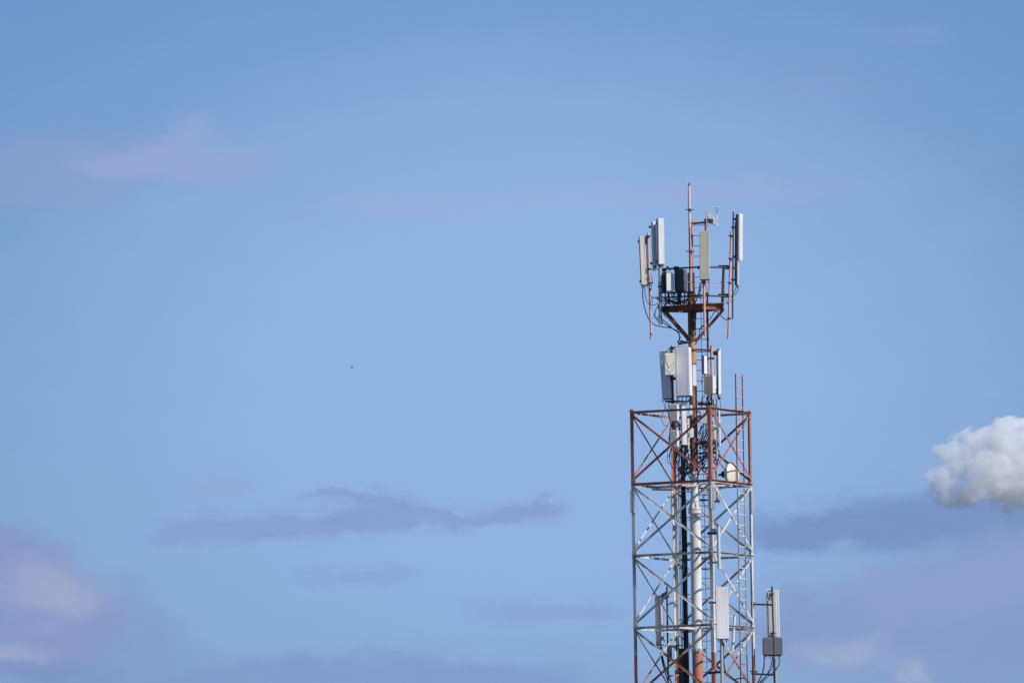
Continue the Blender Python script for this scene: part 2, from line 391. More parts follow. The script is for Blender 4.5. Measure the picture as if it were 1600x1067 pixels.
# ------------------------------------------------------------------ central mast
mast = thing('central_mast', 'thick tubular mast up the middle, white low down and rusty brown above', 'mast', (MC.x, MC.y, 0.62))
def mz(py, dep=0): return WV(z_(MC, 30), py).z
def seg(y0, y1, r, m, name='mast_section', r1=None):
    z1 = mz(y0); z0 = mz(y1) if y1 is not None else 0.62
    return MB().tube(z_(MC, z0), z_(MC, z1), r, r if r1 is None else r1, 28).build(name, m, mast)
seg(797, None, 0.185, M['mastp']); seg(742, 797, 0.145, M['mastp']); seg(600, 742, 0.135, M['mastrust'])
seg(524, 600, 0.135, M['mastochre']); seg(462, 524, 0.14, M['mastolive'])
MB().tube(z_(MC, mz(802)), z_(MC, mz(797)), 0.24, seg=28).tube(z_(MC, mz(796)), z_(MC, mz(793)), 0.235, seg=28).build('flange', M['mastp'], mast)
for k in range(8):
    t = k * math.pi / 4 + 0.3; dv = Vector((math.cos(t), math.sin(t), 0)); tn = Vector((-dv.y, dv.x, 0))
    zf = mz(793)
    MB().prism(z_(MC, zf) + dv * 0.14 - tn * 0.006, z_(MC, zf) + dv * 0.14 + tn * 0.006, dv, ZA, [(0, 0), (0.08, 0), (0.015, 0.2), (0, 0.2)]).build('stiffener', M['mastp'], mast)
for y in (738, 1014):
    MB().tube(z_(MC, mz(y + 3)), z_(MC, mz(y)), 0.165 if y < 800 else 0.2, seg=28).box(z_(MC, mz(y + 1)) + Vector((0.02, -0.2, 0)), XA, YA, ZA, 0.16, 0.06, 0.1).build('collar', M['galv'], mast)
MB().tube(z_(MC, mz(783.5)), z_(MC, mz(780)), 0.16, seg=24).build('collar', M['mastp'], mast)
# irregular knuckle where the platform meets the mast top
MB().tube(z_(MC, mz(480)), z_(MC, mz(458)), 0.165, 0.15, 16).build('collar', M['mastolive'], mast)
MB().tube(z_(MC, mz(532)), z_(MC, mz(528)), 0.19, seg=20).build('collar', M['mastolive'], mast)
MB().tube(z_(MC, mz(548)), z_(MC, mz(545)), 0.17, seg=20).build('collar', M['mastolive'], mast)
for k in range(7):   # bolted lugs
    t = k * 0.9; dv = Vector((math.cos(t), math.sin(t), 0))
    MB().box(z_(MC, mz(468 + (k % 3) * 5)) + dv * 0.18, dv, Vector((-dv.y, dv.x, 0)), ZA, 0.06, 0.05, 0.08).build('lug', M['mastochre'], mast)
# slim top pole and ladder-rail stub beside it
topref = W(1078.5, 400, -0.02)
MB().tube(WV(topref, 462), WV(topref, 346), 0.052, 0.045).build('top_pole', M['pink'], mast)
MB().tube(WV(topref, 346), WV(topref, 291), 0.045, 0.042).build('top_pole', M['pale'], mast)
MB().angle(WV(W(1081.2, 400, 0.08), 462), WV(W(1081.2, 400, 0.08), 344), XA, YA, 0.05, 0.01).build('top_rail', M['pink'], mast)
for y, xo in ((328, 0), (393, 0)):
    c_ = WV(topref, y)
    MB().bar(c_ + Vector((-0.13, -0.06, 0)), c_ + Vector((0.13, -0.06, -0.005)), 0.025).box(c_ + Vector((0, -0.03, 0)), XA, YA, ZA, 0.11, 0.1, 0.06).box(c_ + Vector((-0.13, -0.06, 0)), XA, YA, ZA, 0.03, 0.05, 0.05).box(c_ + Vector((0.12, -0.06, -0.01)), XA, YA, ZA, 0.03, 0.05, 0.05).build('pole_clamp', M['dark'], mast)
for y in range(812, 1067, 41):
    MB().tube(z_(MC, mz(y)) + Vector((-0.17, -0.05, 0)), z_(MC, mz(y)) + Vector((-0.26, -0.06, 0)), 0.018, seg=8).build('step_bolt', M['white'], mast)
# stand-off arms carrying the pipes round the mast
def arm(px0, px1, py, dep, h=0.05, m='dark', par=None, name='standoff_arm', dep1=None, py1=None):
    return MB().bar(W(px0, py, dep), W(px1, py if py1 is None else py1, dep if dep1 is None else dep1), h).build(name, M[m], par or mast)
arm(1087, 1113, 546, 0.0, 0.06, 'maroon', py1=547, dep1=-0.1); arm(1087, 1125, 549.5, 0.0, 0.03, py1=549)
arm(1060, 1077, 538, -0.1, 0.05, py1=535); arm(1049, 1080, 543, -0.25, 0.05); arm(1040, 1082, 627, -0.2, 0.06)
arm(1088, 1120, 693, -0.1, 0.07, py1=690); arm(1088, 1111, 707.5, -0.1, 0.06); arm(1089, 1112, 731, -0.1, 0.05)
arm(1090, 1113, 631, 0.0, 0.09); arm(1063, 1082, 697, -0.2, 0.07); arm(1062, 1080, 731, 0, 0.05); arm(1064, 1080, 768, 0, 0.03)
arm(1092, 1106, 781, 0.1, 0.06); arm(1092, 1108, 889, 0.1, 0.04); arm(1091, 1110, 716, -0.05, 0.05, py1=707)

# ------------------------------------------------------------------ thin ladder up the mast
ml = thing('mast_ladder', 'thin wire-like ladder running up beside the mast on its right', 'ladder', (MC.x + 0.3, MC.y + 0.3, 0.62))
la, lb = W(1085.5, 600, 0.22), W(1104.5, 500, 0.22); la = W(1083.0, 500, 0.22)
lc = W(1095.5, 500, 0.20)
tz, bz = WV(la, 346).z, 0.62
for r_, rr in ((la, 0.016), (lb, 0.018)):
    MB().tube(z_(r_, bz), z_(r_, tz), rr, seg=8).build('rail', M['dark'], ml)
MB().tube(z_(lc, bz), z_(lc, WV(la, 448).z), 0.009, seg=6).build('safety_cable', M['dark'], ml)
for k in range(47):
    zr = tz - 0.14 - k * 0.3622
    MB().tube(z_(la, zr), z_(lb, zr), 0.011, seg=6).build('rung', M['dark'], ml)
lr = MB(); zr = tz - 0.14 - 47 * 0.3622
while zr > 1: lr.tube(z_(la, zr), z_(lb, zr), 0.011, seg=5); zr -= 0.3622
lr.build('rung', M['dark'], ml, kind='stuff')
MB().tube(z_(lb, WV(lb, 545).z) + Vector((0.03, -0.05, 0)), z_(lb, WV(lb, 462).z) + Vector((0.03, -0.05, 0)), 0.03, seg=8).build('rail_sleeve', M['maroon'], ml)

# ------------------------------------------------------------------ head platform
hp = thing('antenna_platform', 'rusty red head platform with railings around the mast top', 'platform', W(1080, 484, 0))
pL, pF, pR, pB = (1033, 0.25), (1098, -0.62), (1131, -0.15), (1084, 0.75)
zpl = W(1098, 479, -0.62).z
def pp(c_, z): q = W(c_[0], 479, c_[1]); return Vector((q.x, q.y, z))
ring = [pL, pF, pR, pB]
for i in range(4):
    a, b = pp(ring[i], zpl), pp(ring[(i + 1) % 4], zpl)
    dn = (b - a).cross(ZA).normalized()
    MB().prism(a, b, dn, ZA, [(-0.03, -0.10), (0.05, -0.10), (0.05, -0.088), (-0.018, -0.088), (-0.018, 0.088), (0.05, 0.088), (0.05, 0.10), (-0.03, 0.10)]).build('ring_beam', M['maroon'], hp)
for c_ in ring:
    a = pp(c_, zpl - 0.02) - ZA * 0.01; dirv = (Vector((MC.x, MC.y, a.z)) - a)
    MB().bar(a, a + dirv * (1 - 0.14 / dirv.length), 0.07, 0.09).build('radial_beam', M['maroon'], hp)
def strut(x0, y0, d0, x1, y1, d1, w=0.10, m='maroon'):
    p0, p1 = W(x0, y0, d0), W(x1, y1, d1); pr = (p1 - p0).cross(YA).normalized()
    MB().angle(p0, p1, pr, YA, w, 0.01).build('strut', M[m], hp)
strut(1036, 485, 0.2, 1074, 529, 0.0); strut(1034.5, 487, 0.25, 1073, 531, 0.08, 0.06, 'pink')
strut(1127, 484, -0.15, 1086, 531, 0.0); strut(1130, 484, -0.1, 1088, 531, 0.1, 0.05, 'dark'); strut(1084, 486, 0.7, 1082, 529, 0.12)
MB().bar(W(1034, 457.5, -0.05), W(1083, 456, -0.05), 0.07, 0.05).build('equipment_shelf', M['dark'], hp)
MB().bar(W(1036, 457.5, 0.25), W(1083, 457, 0.25), 0.07, 0.05).build('equipment_shelf', M['dark'], hp)
for (xa, ya, xb, yb, mm, w_) in ((1045, 457, 1045.5, 476, 'dark', .06), (1061, 457, 1061.5, 476, 'dark', .13), (1070, 457, 1070, 476, 'dark', .05), (1042, 472, 1056, 466, 'white', .04), (1044, 423, 1056, 419, 'white', .04), (1040, 470, 1058, 472, 'dark', .05), (1047, 476, 1066, 471, 'galv', .05)):
    MB().bar(W(xa, ya, -0.1), W(xb, yb, -0.1), w_).build('shelf_bracket', M[mm], hp)
MB().prism(W(1086, 475.2, -.1), W(1130, 474.2, -.1), YA, ZA, [(-.3, -.006), (.25, -.006), (.25, .006), (-.3, .006)]).build('sunlit_floor_plate', M['pink'], hp)  # pink colour puts sunlight on the platform top into the paint
MB().box(W(1009.5, 376, -.05), XA, YA, ZA, .10, .12, .26, .02).build('tilt_bracket', M['dark'], hp)
MB().box(W(1022, 421, .2), XA, YA, ZA, .12, .1, .1, .01).build('tilt_bracket', M['white'], hp)
# railing: two round rails and a flat mid rail
rF, rL, rR, rB = (1097, -0.72), (1030, 0.2), (1145, -0.3), (1084, 0.85)
def rail(y, r, segs, m='dark', nm='rail'):
    for (a, b, ya, yb) in segs: MB().tube(W(a[0], y + ya, a[1]), W(b[0], y + yb, b[1]), r, seg=10).build(nm, M[m], hp)
rail(418, 0.030, [(rL, rF, 2.6, -0.8), (rF, rR, -0.8, 0.3)])
rail(463, 0.030, [(rL, rF, 2.2, -1.2), (rF, rR, -1.2, 0.5)])
zb = W(1030, 421, 0.2).z
rail(441.5, 0.016, [((1035, 0.1), (1086, -0.4), 1.2, -1.0), ((1086, -0.4), (1130, -0.2), -1, -0.3)], 'pink', 'mid_rail')
for (x, y, w, h, dp) in ((1056.5, 419.5, 8, 6.5, -0.1), (1132, 416, 20, 3.2, -0.3), (1132, 460.5, 20, 3.0, -0.3), (1104, 460, 7, 5, -0.65), (1092, 418, 4, 5, -0.68), (1043, 418.5, 4, 5, 0.1), (1092, 462, 5, 5, -0.68), (1037, 422, 9, 4, 0.15), (1030, 466, 8, 5, 0.2), (1148, 419, 5, 4, -0.3)):
    MB().box(W(x, y, dp), XA, YA, ZA, w / PXM, 0.07, h / PXM, 0.008).build('rail_clamp', M['dark'], hp)
MB().angle(W(1126.5, 476, -0.2), W(1128.5, 419, -0.2), XA, YA, 0.085, 0.012, 0.08).build('corner_post', M['maroon'], hp)
MB().angle(W(1129.2, 476, -0.27), W(1130.5, 419, -0.27), XA, YA, 0.045, 0.012, 0.05).build('corner_post', M['pink'], hp)
MB().tube(W(1084, 479, 0.75), W(1083, 423, 0.75), 0.03).build('corner_post', M['maroon'], hp)
MB().tube(W(1040, 476, 0.2), W(1038, 420, 0.2), 0.025).build('corner_post', M['maroon'], hp)
def pipe(x0, y0, x1, y1, dep, r, m='pink', par=None, nm='mounting_pipe', dep1=None):
    return MB().tube(W(x0, y0, dep), W(x1, y1, dep if dep1 is None else dep1), r).build(nm, M[m], par or hp)
pipe(1017.5, 530, 1012.3, 364, 0.1, 0.040); pipe(1101.4, 525, 1098.8, 400, -0.72, 0.044); pipe(1138.0, 530, 1142.6, 362, -0.42, 0.040)
pipe(1032, 507, 1031.2, 405, 0.05, 0.064, 'galv'); pipe(1144.6, 498, 1145.8, 331, -0.30, 0.026, 'dark'); pipe(1103.5, 470, 1104, 326, -0.45, 0.014, 'pink')
for (x, y, w, dp) in ((1012.5, 369, 8, 0.05), (1013.5, 420, 6, 0.05), (1016, 452, 4, .05), (1141.8, 368.5, 7, -0.47), (1142, 404, 8, -0.47), (1140, 442, 6, -.47), (1138.5, 497, 5, -.47), (1100, 442, 6, -.78), (1031, 448, 7, 0), (1017, 442, 7, .05)):
    MB().box(W(x, y, dp), XA, YA, ZA, w / PXM, 0.09, 0.045, 0.006).build('pipe_clamp', M['dark'], hp)
for (x0, x1, y, dp) in ((1016, 1032, 420.5, 0.12), (1018, 1033, 465, 0.14), (1130, 1145, 420, -0.35), (1130, 1140, 464, -0.35)):
    MB().bar(W(x0, y, dp), W(x1, y + 0.5, dp), 0.045).build('standoff_arm', M['white'] if x0 < 1100 else M['galv'], hp)

# ------------------------------------------------------------------ panel antennas and radios
def frame(yaw, Z): 
    Fv = Vector((math.sin(yaw), -math.cos(yaw), 0)); X = Vector((math.cos(yaw), math.sin(yaw), 0)); return X, Fv
def rprof(w, d, r, n=4, back=True):
    pts = []
    cs = [(w / 2 - r, d / 2 - r, 0), (-w / 2 + r, d / 2 - r, 90), (-w / 2 + r * .4, -d / 2 + r * .4, 180), (w / 2 - r * .4, -d / 2 + r * .4, 270)]
    for cx, cy, a0 in cs:
        rr = r if a0 < 100 else r * .4
        for k in range(n + 1):
            t = math.radians(a0 + 90 * k / n); pts.append((cx + rr * math.cos(t), cy + rr * math.sin(t)))
    return pts
def panel(label, top, bot, dep, wpx, d, yaw, m, group='sector panel antennas', cap='bcap', conns=3, brackets=True, round_=0.35, cables=None, dep1=None, back_m=None, hard_=False, shell=None):
    yaw = math.radians(yaw); p0, p1 = W(*bot, dep), W(*top, dep if dep1 is None else dep1)
    Z = (p1 - p0).normalized(); X, Fv = frame(yaw, Z)
    w = max(0.08, (wpx / PXM - d * abs(math.sin(yaw))) / abs(math.cos(yaw))) if not hard_ else wpx / PXM
    t = thing('panel_antenna', label, 'antenna', p0, group)
    if shell:
        fr = d * 0.42; q = Fv * (d - fr) / 2
        rd = MB().prism(p0 + Z * 0.03 + q, p1 + q, X, Fv, rprof(w, fr, min(w, fr) * round_, 6), 0.008, False).build('radome', M[m], t)
        q = -Fv * (fr / 2 + 0.001)
        MB().prism(p0 + Z * 0.035 + q, p1 - Z * 0.01 + q, X, Fv, rprof(w * 0.94, d - fr, min(w, d - fr) * 0.15, 3), 0.008, False).build('rear_shell', M[shell], t)
    else:
        rd = MB().prism(p0 + Z * 0.03, p1, X, Fv, rprof(w, d, min(w, d) * round_, 6), 0.012, False).build('radome', M[m], t)
    MB().prism(p0, p0 + Z * 0.03, X, Fv, rprof(w * .96, d * .94, min(w, d) * round_)).build('end_cap', M[cap], rd)
    L_ = (p1 - p0).length
    # rear reflector channel
    MB().prism(p0 + Z * 0.05, p1 - Z * 0.05, X, Fv, [(-w * .3, -d / 2 - 0.03), (w * .3, -d / 2 - 0.03), (w * .3, -d / 2), (-w * .3, -d / 2)]).build('rear_channel', M[back_m or 'galv'], t)
    # moulded seam ribs running down the cover face
    for sx in (-0.36, 0.36):
        MB().box((p0 + p1) / 2 + X * w * sx + Fv * (d / 2 + 0.0015), X, Fv, Z, 0.012, 0.006, L_ * 0.95).build('seam_rib', M[m], rd)
    if brackets:
        for zz in (0.1, 0.9):
            b = MB(); q = p0 + Z * L_ * zz - Fv * (d / 2 + 0.07)
            b.box(q, X, Fv, Z, 0.10, 0.10, 0.05).box(q - Fv * 0.06, X, Fv, Z, 0.15, 0.03, 0.08)
            b.tube(q - X * 0.09 - Fv * 0.06, q + X * 0.09 - Fv * 0.06, 0.012, seg=6).build('bracket', M['dark'], t)
    for k in range(conns):
        xx = (k - (conns - 1) / 2) * w * 0.3; q = p0 + X * xx
        MB().tube(q, q - Z * 0.07, 0.017, seg=8).build('connector', M['dark'], t)
    if cables:
        for pts, r in cables:
            MB().path([W(*q) for q in pts], r).build('jumper_cable', M['black'], t)
    return t
def cab(pts, dep, r=0.016): return ([(x, y, dep) for x, y in pts], r)
panel('narrow beige panel antenna at the far left of the platform, the leftmost one', (1001.8, 369), (1005.2, 446.5), -0.15, 8.5, 0.12, 14, 'beige', back_m='dark', shell='slate',
      cables=[cab([(1004.5, 449), (1004, 462), (1007, 480), (1013, 497), (1022, 507), (1032, 510), (1042, 512)], -0.1, .018), cab([(1007.5, 449), (1008, 462), (1012, 473), (1020, 477), (1028, 474)], 0, .011)])
panel('slim white panel antenna between the leftmost beige one and the pink pipe', (1008.6, 382), (1011.2, 446), 0.15, 4.5, 0.08, 10, 'white', conns=1)
panel('weathered grey-white panel antenna tucked behind the tallest white one on the left', (1021.0, 347), (1023.5, 418), 0.30, 8.5, 0.15, 25, 'white', back_m='grey', conns=2)
panel('tall rounded white panel antenna on the left of the platform, with a bright top cap', (1031.3, 341.5), (1032.6, 414.5), 0.0, 12.5, 0.17, 20, 'white', round_=0.48, conns=3, back_m='dark', shell='slate')
panel('wide beige panel antenna at the front of the platform, in front of the top pole', (1100.6, 361), (1101.6, 438), -0.86, 16.5, 0.13, -8, 'beige', round_=0.2, shell='slate',
      cables=[cab([(1096, 440), (1094, 452), (1090, 462), (1085, 466)], -0.8, .018), cab([(1107.5, 440), (1107.8, 450), (1105, 460)], -0.8, .011), cab([(1093.5, 441), (1092, 455), (1088, 464), (1080, 468)], -0.8, .014)])
panel('bright white panel antenna at the far right of the platform top', (1155.3, 334.5), (1155.0, 408), -0.30, 12.0, 0.17, 48, 'white', cap='white', conns=0, brackets=True, shell='slate')
panel('long grey panel antenna on the platform right edge, hanging lower than the white one', (1151.9, 345), (1151.6, 447), 0.0, 6.0, 0.10, 60, 'grey', back_m='dark', conns=2, shell='slate',
      cables=[cab([(1149.5, 449), (1148, 456), (1145, 466), (1144, 480)], -.1, .012), cab([(1153.5, 447), (1152, 456), (1148.5, 462)], -.1, .012)])
panel('largest lavender-grey panel antenna, mounted mid-mast in front of the tube', (1067.0, 543), (1069.3, 620), -0.6, 26.3, 0.26, -17, 'lav', round_=0.12, conns=6,
      cables=[cab([(1061, 622), (1060, 640), (1061, 660), (1063, 690), (1064, 710)], -.5, .013), cab([(1066, 622), (1065, 650), (1066, 700)], -.45, .013), cab([(1072, 622), (1073, 632), (1070, 640), (1074, 660)], -.5, .013), cab([(1075, 622), (1078, 630), (1076, 642)], -.5, .013)])
panel('dim grey panel antenna at mid-mast, half hidden behind the cream radio at the left', (1038.8, 548), (1043.6, 624), -0.1, 18.0, 0.15, -28, 'lav', round_=0.12, conns=5, back_m='dark',
      cables=[cab([(1037, 626), (1038, 634), (1042, 640), (1045, 650)], -.1, .010), cab([(1041, 626), (1040, 634), (1036, 644), (1034, 655), (1037, 663), (1044, 666)], -.1, .010), cab([(1046, 626), (1044, 640), (1046, 656)], -.1, .012)])
panel('thin white-edged panel antenna at mid-mast, on the right behind the tan box', (1122.9, 545), (1123.6, 621), -0.15, 7.0, 0.09, 46, 'white', conns=3, back_m='dark', round_=0.15, shell='slate',
      cables=[cab([(1121, 623), (1119, 632), (1121, 645), (1124, 655), (1122, 665)], -.2, .010), cab([(1124.5, 623), (1126, 634), (1126, 650), (1122, 662)], -.2, .010)])
panel('tall pale grey antenna inside the red cage, beside the brown mast section', (1067.6, 629), (1069.6, 696.5), -0.45, 10.5, 0.16, 12, 'lav', round_=0.45, conns=4,
      cables=[cab([(1066, 698), (1065, 712), (1067, 740)], -.4, .016), cab([(1070, 698), (1072, 712), (1069, 744)], -.4, .016), cab([(1072, 698), (1075, 706), (1074, 722), (1071, 735)], -.4, .012)])
panel('white panel antenna in front of the near tower leg, low on the tower', (1127.6, 916.5), (1129.0, 999), -2.75, 20.5, 0.15, 9, 'white', round_=0.15, shell='grey', conns=3, back_m='grey',
      cables=[cab([(1131, 1002), (1130, 1018), (1131.5, 1040), (1136, 1054), (1146, 1061), (1156, 1059), (1164, 1060), (1176, 1070)], -2.5, .024)])
panel('grey panel antenna on the left rear side, seen through the white bracing', (1029.2, 930), (1031.2, 1008), 1.9, 13.0, 0.14, -28, 'grey', round_=0.15, conns=3, back_m='white',
      cables=[cab([(1033, 1010), (1036, 1030), (1042, 1050), (1050, 1068)], 1.9, .026), cab([(1031, 1010), (1034, 1030), (1041, 1056), (1046, 1070)], 1.9, .02)])
panel('lone panel antenna on the arm sticking out right of the tower, back to the viewer', (1206.6, 921), (1209.0, 997), 0.75, 20.5, 0.13, 170, 'white', conns=0, back_m='white', round_=0.2)

def radio(label, x0, y0, x1, y1, dep, d, yaw, m, fins='char', front=True, conns=3, cables=None, name='radio_unit', group='remote radio units', side=None, ch=0.02, vee=False, cat='radio box'):
    yaw_ = math.radians(yaw); cx, cy = (x0 + x1) / 2, (y0 + y1) / 2
    c_ = W(cx, cy, dep); h = (y1 - y0) / PXM; X, Fv = frame(yaw_, ZA)
    w = max(0.06, ((x1 - x0) / PXM - d * abs(math.sin(yaw_))) / abs(math.cos(yaw_)))
    t = thing(name, label, cat, c_ - ZA * h / 2, group)
    cs = MB().box(c_, X, Fv, ZA, w, d, h, ch).build('casing', M[m], t)
    if side:   # paler plate on the flank; on white and cream boxes it paints in sunlight
        sg = -1 if yaw > 0 else 1
        MB().box(c_ + X * sg * (w / 2 + 0.006), X, Fv, ZA, 0.012, d * 0.9, h * 0.94, 0.002).build('pale_flank', M[side], cs)
    if fins:
        f_ = MB(); nf = max(4, int(w / 0.035)); fd_ = -1 if front else 1
        for k in range(nf):
            xx = (k / (nf - 1) - 0.5) * w * 0.86
            f_.box(c_ + X * xx + Fv * fd_ * (d / 2 + 0.014), X, Fv, ZA, 0.010, 0.03, h * 0.86)
        f_.build('cooling_fins', M[fins], cs)
    if vee:   # moulded shield outline on the cover
        v_ = MB(); q = c_ + Fv * (d / 2 + 0.004)
        pts = [(-w * .42, h * .42), (-w * .40, h * .15), (-w * .15, -h * .18), (w * .42, h * .10)]
        for a, b in zip(pts, pts[1:]): v_.bar(q + X * a[0] + ZA * a[1], q + X * b[0] + ZA * b[1], 0.012, 0.012, Fv)
        v_.build('cover_ridge', M['slate'], cs)
        v2 = MB(); v2.prism(q - Fv * 0.003, q + Fv * 0.003, X, ZA, [(-w * .46, -h * .16), (0.0, -h * .34), (w * .46, -h * .02), (w * .46, -h * .14), (0.0, -h * .46), (-w * .46, -h * .26)])
        v2.build('cover_stripe', M['grey'], cs)
    MB().box(c_ + Fv * (-d / 2 - 0.05) + ZA * h * .25, X, Fv, ZA, w * .5, 0.08, 0.06).box(c_ + Fv * (-d / 2 - 0.05) - ZA * h * .25, X, Fv, ZA, w * .5, 0.08, 0.06).build('bracket', M['dark'], t)
    if w > 0.1:
        hb = MB(); q = c_ + ZA * (h / 2 + 0.025); hb.path([q - X * w * .25 - ZA * .03, q - X * w * .2, q + X * w * .2, q + X * w * .25 - ZA * .03], 0.008, 6, 3); hb.build('handle', M['dark'], cs)
    for k in range(conns):
        xx = (k - (conns - 1) / 2) * w * 0.26; q = c_ - ZA * h / 2 + X * xx
        MB().tube(q, q - ZA * 0.06, 0.016, seg=8).build('connector', M['dark'], t)
    if cables:
        for pts, r in cables: MB().path([W(*q) for q in pts], r).build('jumper_cable', M['black'], t)
    return t
radio('white-fronted radio box behind the platform railing, beside the dark radios', 1040.5, 427, 1053.5, 455, -0.2, 0.10, 14, 'white', fins='grey', cables=[cab([(1044, 457), (1043, 464), (1047, 470), (1040, 476), (1034, 484), (1032, 492), (1036, 502)], 0, .014), cab([(1049, 457), (1052, 466), (1060, 470), (1068, 476)], 0, .014)])
radio('big charcoal radio box at the middle of the platform, behind the mid rail', 1053.8, 421.5, 1073.0, 455.5, -0.05, 0.34, -22, 'char', side='slate', ch=0.008, cables=[cab([(1060, 457), (1058, 466), (1050, 472), (1040, 470), (1030, 476), (1024, 486), (1024, 494), (1031, 502)], 0.05, .013), cab([(1064, 457), (1066, 467), (1074, 476)], -.1, .016), cab([(1069, 457), (1070, 466), (1063, 473), (1052, 476)], 0, .016)])
radio('small dark radio box clamped right against the slim top pole', 1074.2, 426, 1085.5, 459, 0.16, 0.22, 14, 'char', conns=2)
radio('dark slab-like radio box on the platform, left behind the white-fronted one', 1033.5, 425, 1042.0, 456, 0.1, 0.2, 20, 'char', conns=2)
radio('cream radio box with a moulded chevron on its cover, left of the large panel', 1038, 552, 1055, 586.5, -0.86, 0.2, 6, 'cream', fins='grey', vee=True)
radio('slim white radio box hung on the right-hand pipe above the tan one', 1096.6, 555, 1105, 585, -0.2, 0.17, -45, 'slate', fins='char', side='white', ch=0.008, conns=2, cables=[cab([(1100, 587), (1097, 592), (1096, 600)], -.1, .01)])  # slate casing paints the shaded front, white flank the sunlit side
radio('tan radio box with a white flank on the right-hand pipe, above the cage corner', 1100, 587, 1118, 615.5, -0.32, 0.2, -32, 'olive', side='white', fins='char', ch=0.008,
      cables=[cab([(1103, 617), (1098, 624), (1095, 632), (1097, 645), (1100, 655)], -.2, .010), cab([(1106, 617), (1104, 628), (1105, 640)], -.3, .016), cab([(1111, 617), (1113, 628), (1111, 640), (1113, 650)], -.3, .016), cab([(1115, 617), (1118, 622), (1120, 630), (1117, 640)], -.3, .010), cab([(1101, 617), (1096, 622), (1098, 630), (1094, 636)], -.2, .01)])
radio('tall cream box strapped to the mast just right of the largest panel', 1081, 570, 1088.2, 604, -0.34, 0.12, 12, 'white', fins=None, conns=0, ch=0.03)
radio('upper cream-brown radio box just below the mid-mast panels, left of the mast', 1047.5, 631, 1060.5, 658, -0.6, 0.16, -24, 'cream', side='white', fins='mastolive', conns=4, cables=[cab([(1050, 660), (1049, 666), (1053, 670)], -.3, .014), cab([(1054, 660), (1057, 666), (1062, 668), (1062, 662)], -.35, .014)])  # white flank paints in the sunlit stripe on the right
radio('lower cream radio box inside the cage, left of the mast near the brace crossing', 1047.3, 672, 1060.5, 699, -0.6, 0.16, -24, 'cream', side='white', fins='olive', conns=4,  # flank coloured white for sunlight here as well
      cables=[cab([(1048, 701), (1046.5, 712), (1047, 722), (1051, 731), (1054, 733)], -.2, .013), cab([(1047, 668), (1045, 690), (1043, 708), (1043, 722), (1047, 724)], -.3, .009), cab([(1056, 701), (1057, 720), (1062, 735)], -.2, .016), cab([(1052, 701), (1055, 716), (1053, 728)], -.2, .013)])
radio('upper small white box on the brown mast section, just under the top frame', 1077, 633, 1082, 649, -0.3, 0.1, 5, 'white', fins=None, conns=1, group='small boxes on the mast', cat='junction box')
radio('lower small white box on the brown mast section, above the brace', 1077, 669, 1084, 684, -0.3, 0.1, 5, 'white', fins=None, conns=2, group='small boxes on the mast', cat='junction box')
radio('upright white radio box just left of the near leg, under the top frame', 1096, 638, 1107, 662, -0.35, 0.16, -12, 'white', fins='grey', conns=3, cables=[cab([(1099, 664), (1100, 676), (1096, 690), (1098, 700)], -.3, .012), cab([(1103, 664), (1103, 680), (1107, 695)], -.3, .016)])
radio('beige radio box mostly hidden behind the near leg, inside the red cage', 1104.5, 664, 1119.5, 688, -0.3, 0.2, -20, 'cream', fins='grey', conns=3, cables=[cab([(1108, 690), (1102, 704), (1098, 716)], -.3, .012), cab([(1115, 690), (1119, 704), (1117, 718), (1110, 728)], -.3, .012)])
radio('slate-grey radio box under the lone outrigger antenna at the lower right', 1191.5, 995, 1222.5, 1024.5, 0.55, 0.3, 8, 'slate', fins='char', ch=0.045, conns=4,
      cables=[cab([(1194, 1025), (1193.5, 1040), (1191, 1052), (1186, 1062), (1181, 1072)], .4, .022), cab([(1207, 1025), (1205, 1038), (1199, 1052), (1188, 1066)], .4, .018), cab([(1216, 1025), (1218, 1034), (1212, 1046), (1198, 1058), (1186, 1072)], .4, .016), cab([(1209, 1025), (1206, 1044), (1196, 1056), (1184, 1068)], .4, .014)])
radio('dark box on the back leg, beside the cable run near the bottom', 1043, 1009, 1050, 1031, 1.8, 0.2, 0, 'char', fins='dark', conns=2)

# pipes on which those units hang
def post(label, x0, y0, x1, y1, dep, r, m, extra=(), cat='pipe', nm='mounting_pole'):
    t = thing(nm, label, cat, W(x0, y0, dep))
    MB().tube(W(x0, y0, dep), W(x1, y1, dep), r).build('pole', M[m], t)
    MB().tube(W(x1, y1, dep), W(x1, y1 - 1.2, dep), r * 1.12).build('pole_cap', M['galv'], t)
    for (xa, ya, xb, yb, da, db, w_, mm) in extra:
        MB().bar(W(xa, ya, da), W(xb, yb, db), w_).build('standoff_arm', M[mm], t)
    return t
post('brown mounting pipe behind the cream chevron radio', 1051.3, 632, 1049.3, 541, -0.22, 0.045, 'mastolive', [(1044, 545, 1056, 544, -.25, -.25, .05, 'dark'), (1044, 628, 1058, 627, -.25, -.25, .06, 'dark'), (1047, 592, 1056, 591, -.25, -.25, .1, 'dark')])
post('red mounting pipe carrying the tan radio on the right', 1113.5, 650, 1111.8, 541, -0.12, 0.055, 'pink', [(1106, 560, 1116, 559.5, -.15, -.15, .06, 'dark'), (1113, 551, 1121, 550, -.12, -.12, .07, 'dark'), (1112, 610, 1120, 609, -.12, -.12, .07, 'dark')])
post('grey pipe in the red cage behind the near leg, reaching down past the belt', 1121.0, 785, 1118.8, 640, -0.3, 0.045, 'galv', [(1116, 783, 1125, 783, -.3, -.3, .07, 'dark'), (1108, 731, 1122, 731, -.3, -.3, .05, 'dark'), (1108, 692, 1122, 691, -.3, -.3, .07, 'dark')])
post('slim pale tube under the thin right-hand panel antenna', 1124.6, 697, 1123.4, 636, -0.35, 0.038, 'white', [(1112, 694, 1126, 693, -.3, -.3, .05, 'dark')], 'antenna', 'tube_antenna')
